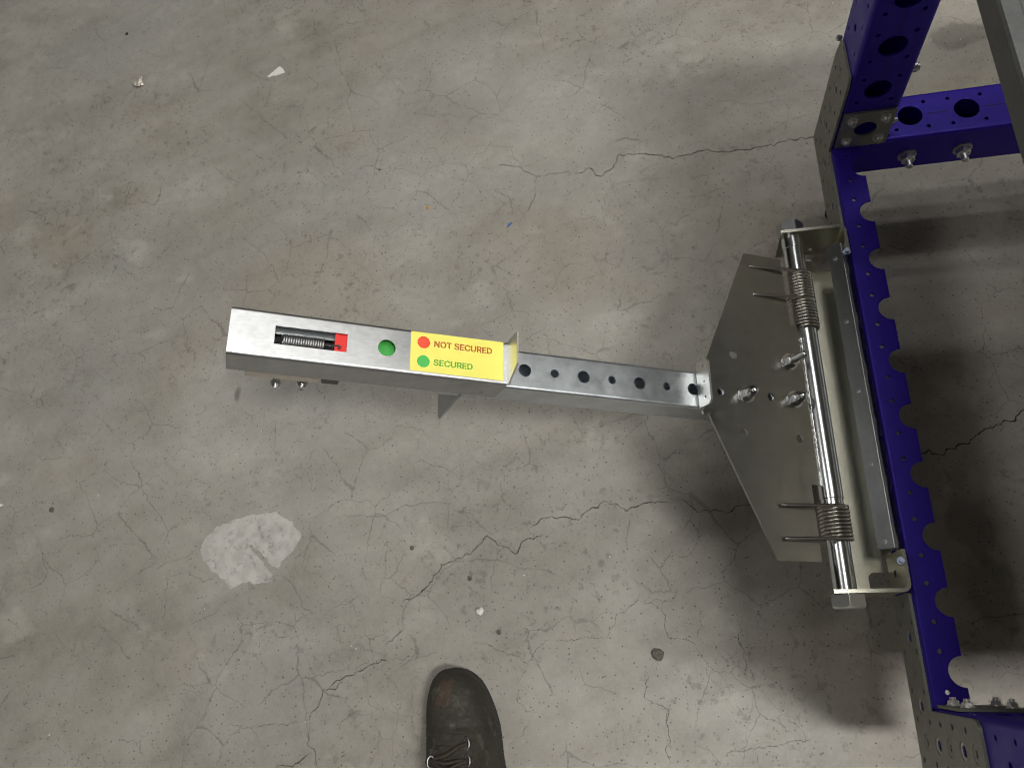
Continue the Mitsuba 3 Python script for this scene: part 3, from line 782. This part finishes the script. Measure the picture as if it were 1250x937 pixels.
def top_of(x, y, extra):
    s = BY - y
    xc, w, h = np.interp(s, BS, BX), np.interp(s, BS, BW), np.interp(s, BS, BH)
    c = np.clip(np.abs(x - xc) / w, 0, 0.995) ** (1 / 0.85)
    return 14 + (h - 14) * (1 - c ** 2) ** 0.40 + extra


def ribbon(pts, half, lift):
    """A thin flap: outline rows (x_left, x_right, y) draped on the upper."""
    rows = []
    for xl, xr, y in pts:
        xs = np.linspace(xl, xr, 12)
        rows.append(np.stack([xs, np.full(12, y), top_of(xs, y, lift)], 1))
    R = np.array(rows)
    lo = R.copy()
    lo[..., 2] -= 3
    n0, n1 = R.shape[:2]
    Vv = np.vstack([R.reshape(-1, 3), lo.reshape(-1, 3)])
    N = n0 * n1
    f = []
    for i in range(n0 - 1):
        for j in range(n1 - 1):
            a, b, c, d = i * n1 + j, i * n1 + j + 1, (i + 1) * n1 + j + 1, (i + 1) * n1 + j
            f += [[a, c, b], [a, d, c], [N + a, N + b, N + c], [N + a, N + c, N + d]]
    for i in range(n0 - 1):
        for j in (0, n1 - 1):
            a, d = i * n1 + j, (i + 1) * n1 + j
            f += [[a, N + a, N + d], [a, N + d, d]]
    for j in range(n1 - 1):
        for i in (0, n0 - 1):
            a, b = i * n1 + j, i * n1 + j + 1
            f += [[a, b, N + b], [a, N + b, N + a]]
    m = trimesh.Trimesh(Vv, f, process=False)
    m.fix_normals()
    return m


put('facing', ribbon([(-560 + 0.0 * k, -522 + 0.3 * k, -744 - 7 * k) for k in range(14)], 0, 1.6), 'leather', boot, frame=FLOOR, smooth=40)
put('facing', ribbon([(-599 + 0.4 * k, -574 + 0.1 * k, -762 - 7 * k) for k in range(11)], 0, 1.6), 'leather', boot, frame=FLOOR, smooth=40)
put('tongue', ribbon([(-576 + 0.1 * k, -557 + 0.1 * k, -758 - 7 * k) for k in range(12)], 0, 0.8), 'leather', boot, frame=FLOOR, smooth=40)
RINGS = [(-538, -755), (-534, -774.5), (-584, -777), (-530, -794), (-588, -796)]
for x, y in RINGS:
    z = top_of(x, y, 1.8)
    a = np.linspace(0.15 * np.pi, 1.85 * np.pi, 22)
    R = 7.0
    sgn = 1 if x > -560 else -1
    pts = np.stack([x - sgn * R * 0.6 * np.cos(a), y + R * np.sin(a), z + 2.6 + sgn * 0 * a + 2.2 * np.cos(a) * -1], 1)
    put('eyelet', sweep(pts, 1.1, 8), 'bolt_zinc', boot, frame=FLOOR, smooth=True)
    put('rivet', lathe([(0, 0), (4, 0), (3.6, 1.2), (0, 1.8)], (x + sgn * 5, y, z - 0.6), (0, 0, 1), 18), 'lace', boot, frame=FLOOR)


def lace(x0, y0, x1, y1, hi):
    f = np.linspace(0, 1, 12)
    x, y = x0 + (x1 - x0) * f, y0 + (y1 - y0) * f + 1.2 * np.sin(f * 9)
    z = np.array([top_of(a, b, 3.5) for a, b in zip(x, y)]) + hi * np.sin(np.pi * f)
    put('lace', sweep(np.stack([x, y, z], 1), 2.0, 8), 'lace', boot, frame=FLOOR, smooth=True)


lace(-538, -755, -584, -777, 2)
lace(-534, -774.5, -584, -777, 3)
lace(-584, -777, -530, -794, 2)
lace(-534, -774.5, -588, -796, 4.5)

# ---------------------------------------------------------------- litter on the floor
flake = Polygon([(-1027, -474), (-1023, -462), (-1004, -440), (-973, -428), (-942, -421), (-899, -417), (-874, -429), (-859, -441), (-844, -456), (-851, -472), (-860, -484), (-876, -498), (-880, -510), (-891, -507), (-906, -491), (-924, -476), (-945, -465), (-919, -490), (-903, -509), (-886, -521), (-888, -529), (-922, -534), (-930, -529), (-963, -540), (-979, -523), (-999, -511), (-1019, -491)]).buffer(0)
if flake.geom_type != 'Polygon':
    flake = max(flake.geoms, key=lambda g: g.area)
ring = np.array(flake.exterior.coords)
dd = np.r_[0, np.cumsum(np.linalg.norm(np.diff(ring, axis=0), axis=1))]
s = np.arange(0, dd[-1], 2.2)
Q = np.stack([np.interp(s, dd, ring[:, 0]), np.interp(s, dd, ring[:, 1])], 1)
Q += np.stack([meshkit.fbm(np.c_[Q * 0.11, np.full(len(Q), k)], 3) - 0.5 for k in (1.5, 9.5)], 1) * 9
put('floor_patch', sheet(Polygon(Q).buffer(0), 1.2, 0.02), 'skim_coat', frame=FLOOR, smooth=False, label='pale peeling skim-coat patch with a torn notch on the concrete', cat='patch')
put('paper_scrap', sheet(Polygon([(-1024, 522), (-998, 545), (-990, 538), (-983, 525), (-1005, 520), (-1012, 522), (-1018, 519)]), 0.5, 0.6), 'paper', frame=FLOOR, label='small white triangular paper scrap at the upper left of the floor', cat='paper scrap', group='paper scraps on the floor')
put('paper_scrap', sheet(Polygon([(-1462, -376), (-1440, -381), (-1449, -386), (-1466, -388)]), 0.5, 0.6), 'paper', frame=FLOOR, label='pale scrap cut off by the left edge of the picture', cat='paper scrap', group='paper scraps on the floor')


def lump(r, seed, flat=0.6, rough=0.5, sub=2):
    m = trimesh.creation.icosphere(sub, r)
    k = 1 + (meshkit.fbm(m.vertices / r * 1.3 + seed * 7.7, 3, seed) - 0.5) * 2 * rough
    m.vertices *= k[:, None]
    m.vertices[:, 2] *= flat
    m.apply_translation([0, 0, -m.bounds[0][2]])
    return m


def litter(name, x, y, r, bsdf, label, cat, seed, **kw):
    m = lump(r, seed, **kw)
    m.apply_translation([x, y, 0])
    put(name, m, bsdf, frame=FLOOR, smooth=False, label=label, cat=cat, group='grit grains on the floor' if name == 'grit_grain' else None)


litter('foil_scrap', -1340, 563, 12.5, 'foil', 'crumpled shiny foil scrap at the upper left of the floor', 'foil scrap', 3, rough=0.95, flat=0.5)
litter('orange_crumb', -652, 143, 2.8, 'orange_bit', 'tiny orange crumb on the floor above the arm', 'crumb', 5)
m = join(sweep([(-499, 82, 1), (-495, 85, 1.4), (-491, 90, 1)], 1.2, 6), sweep([(-498, 88, 1), (-494, 85, 1.2)], 1.0, 6))
put('blue_crumb', m, 'blue_bit', frame=FLOOR, label='tiny blue plastic shred on the floor above the arm', cat='crumb')
litter('white_chip', -541, -582, 4.8, 'white_chip', 'small white chip above the boot', 'chip', 8, flat=1.1, rough=0.8)
litter('pebble', -283, -644, 8.5, 'pebble', 'dark grey pebble to the right of the boot', 'pebble', 11, rough=0.4, flat=0.35)
litter('dark_crumb', -1404, 719, 4.0, 'dark_bit', 'black crumb at the top left corner', 'crumb', 13, flat=0.3)
for x, y, r, sd, lab in ((-559, -533, 3.6, 17, 'dark grit grain above the white chip'), (-513, -612, 3.6, 18, 'dark grit grain just below the white chip'), (-654, -484, 3.4, 19, 'dark grit grain on the crack left of the white chip'), (-1335, -395, 4.6, 20, 'black crumb near the left edge of the floor')):
    litter('grit_grain', x, y, r, 'pebble', lab, 'grit', sd, flat=0.35)

gr = []
for _ in range(260):
    x, y = rng.uniform(-1450, 420), rng.uniform(-780, 720)
    m = trimesh.creation.icosphere(0, rng.uniform(0.5, 1.2))
    m.vertices *= rng.uniform(0.6, 1.3, m.vertices.shape)
    m.apply_translation([x, y, 0.3])
    gr.append(m)
put('floor_grit', join(*gr[:200]), 'pebble', frame=FLOOR, smooth=False, label='fine dark grit scattered over the concrete floor', cat='grit', kind='stuff')
put('floor_dust', join(*gr[200:]), 'white_chip', frame=FLOOR, smooth=False, label='tiny pale crumbs scattered over the concrete floor', cat='dust', kind='stuff')
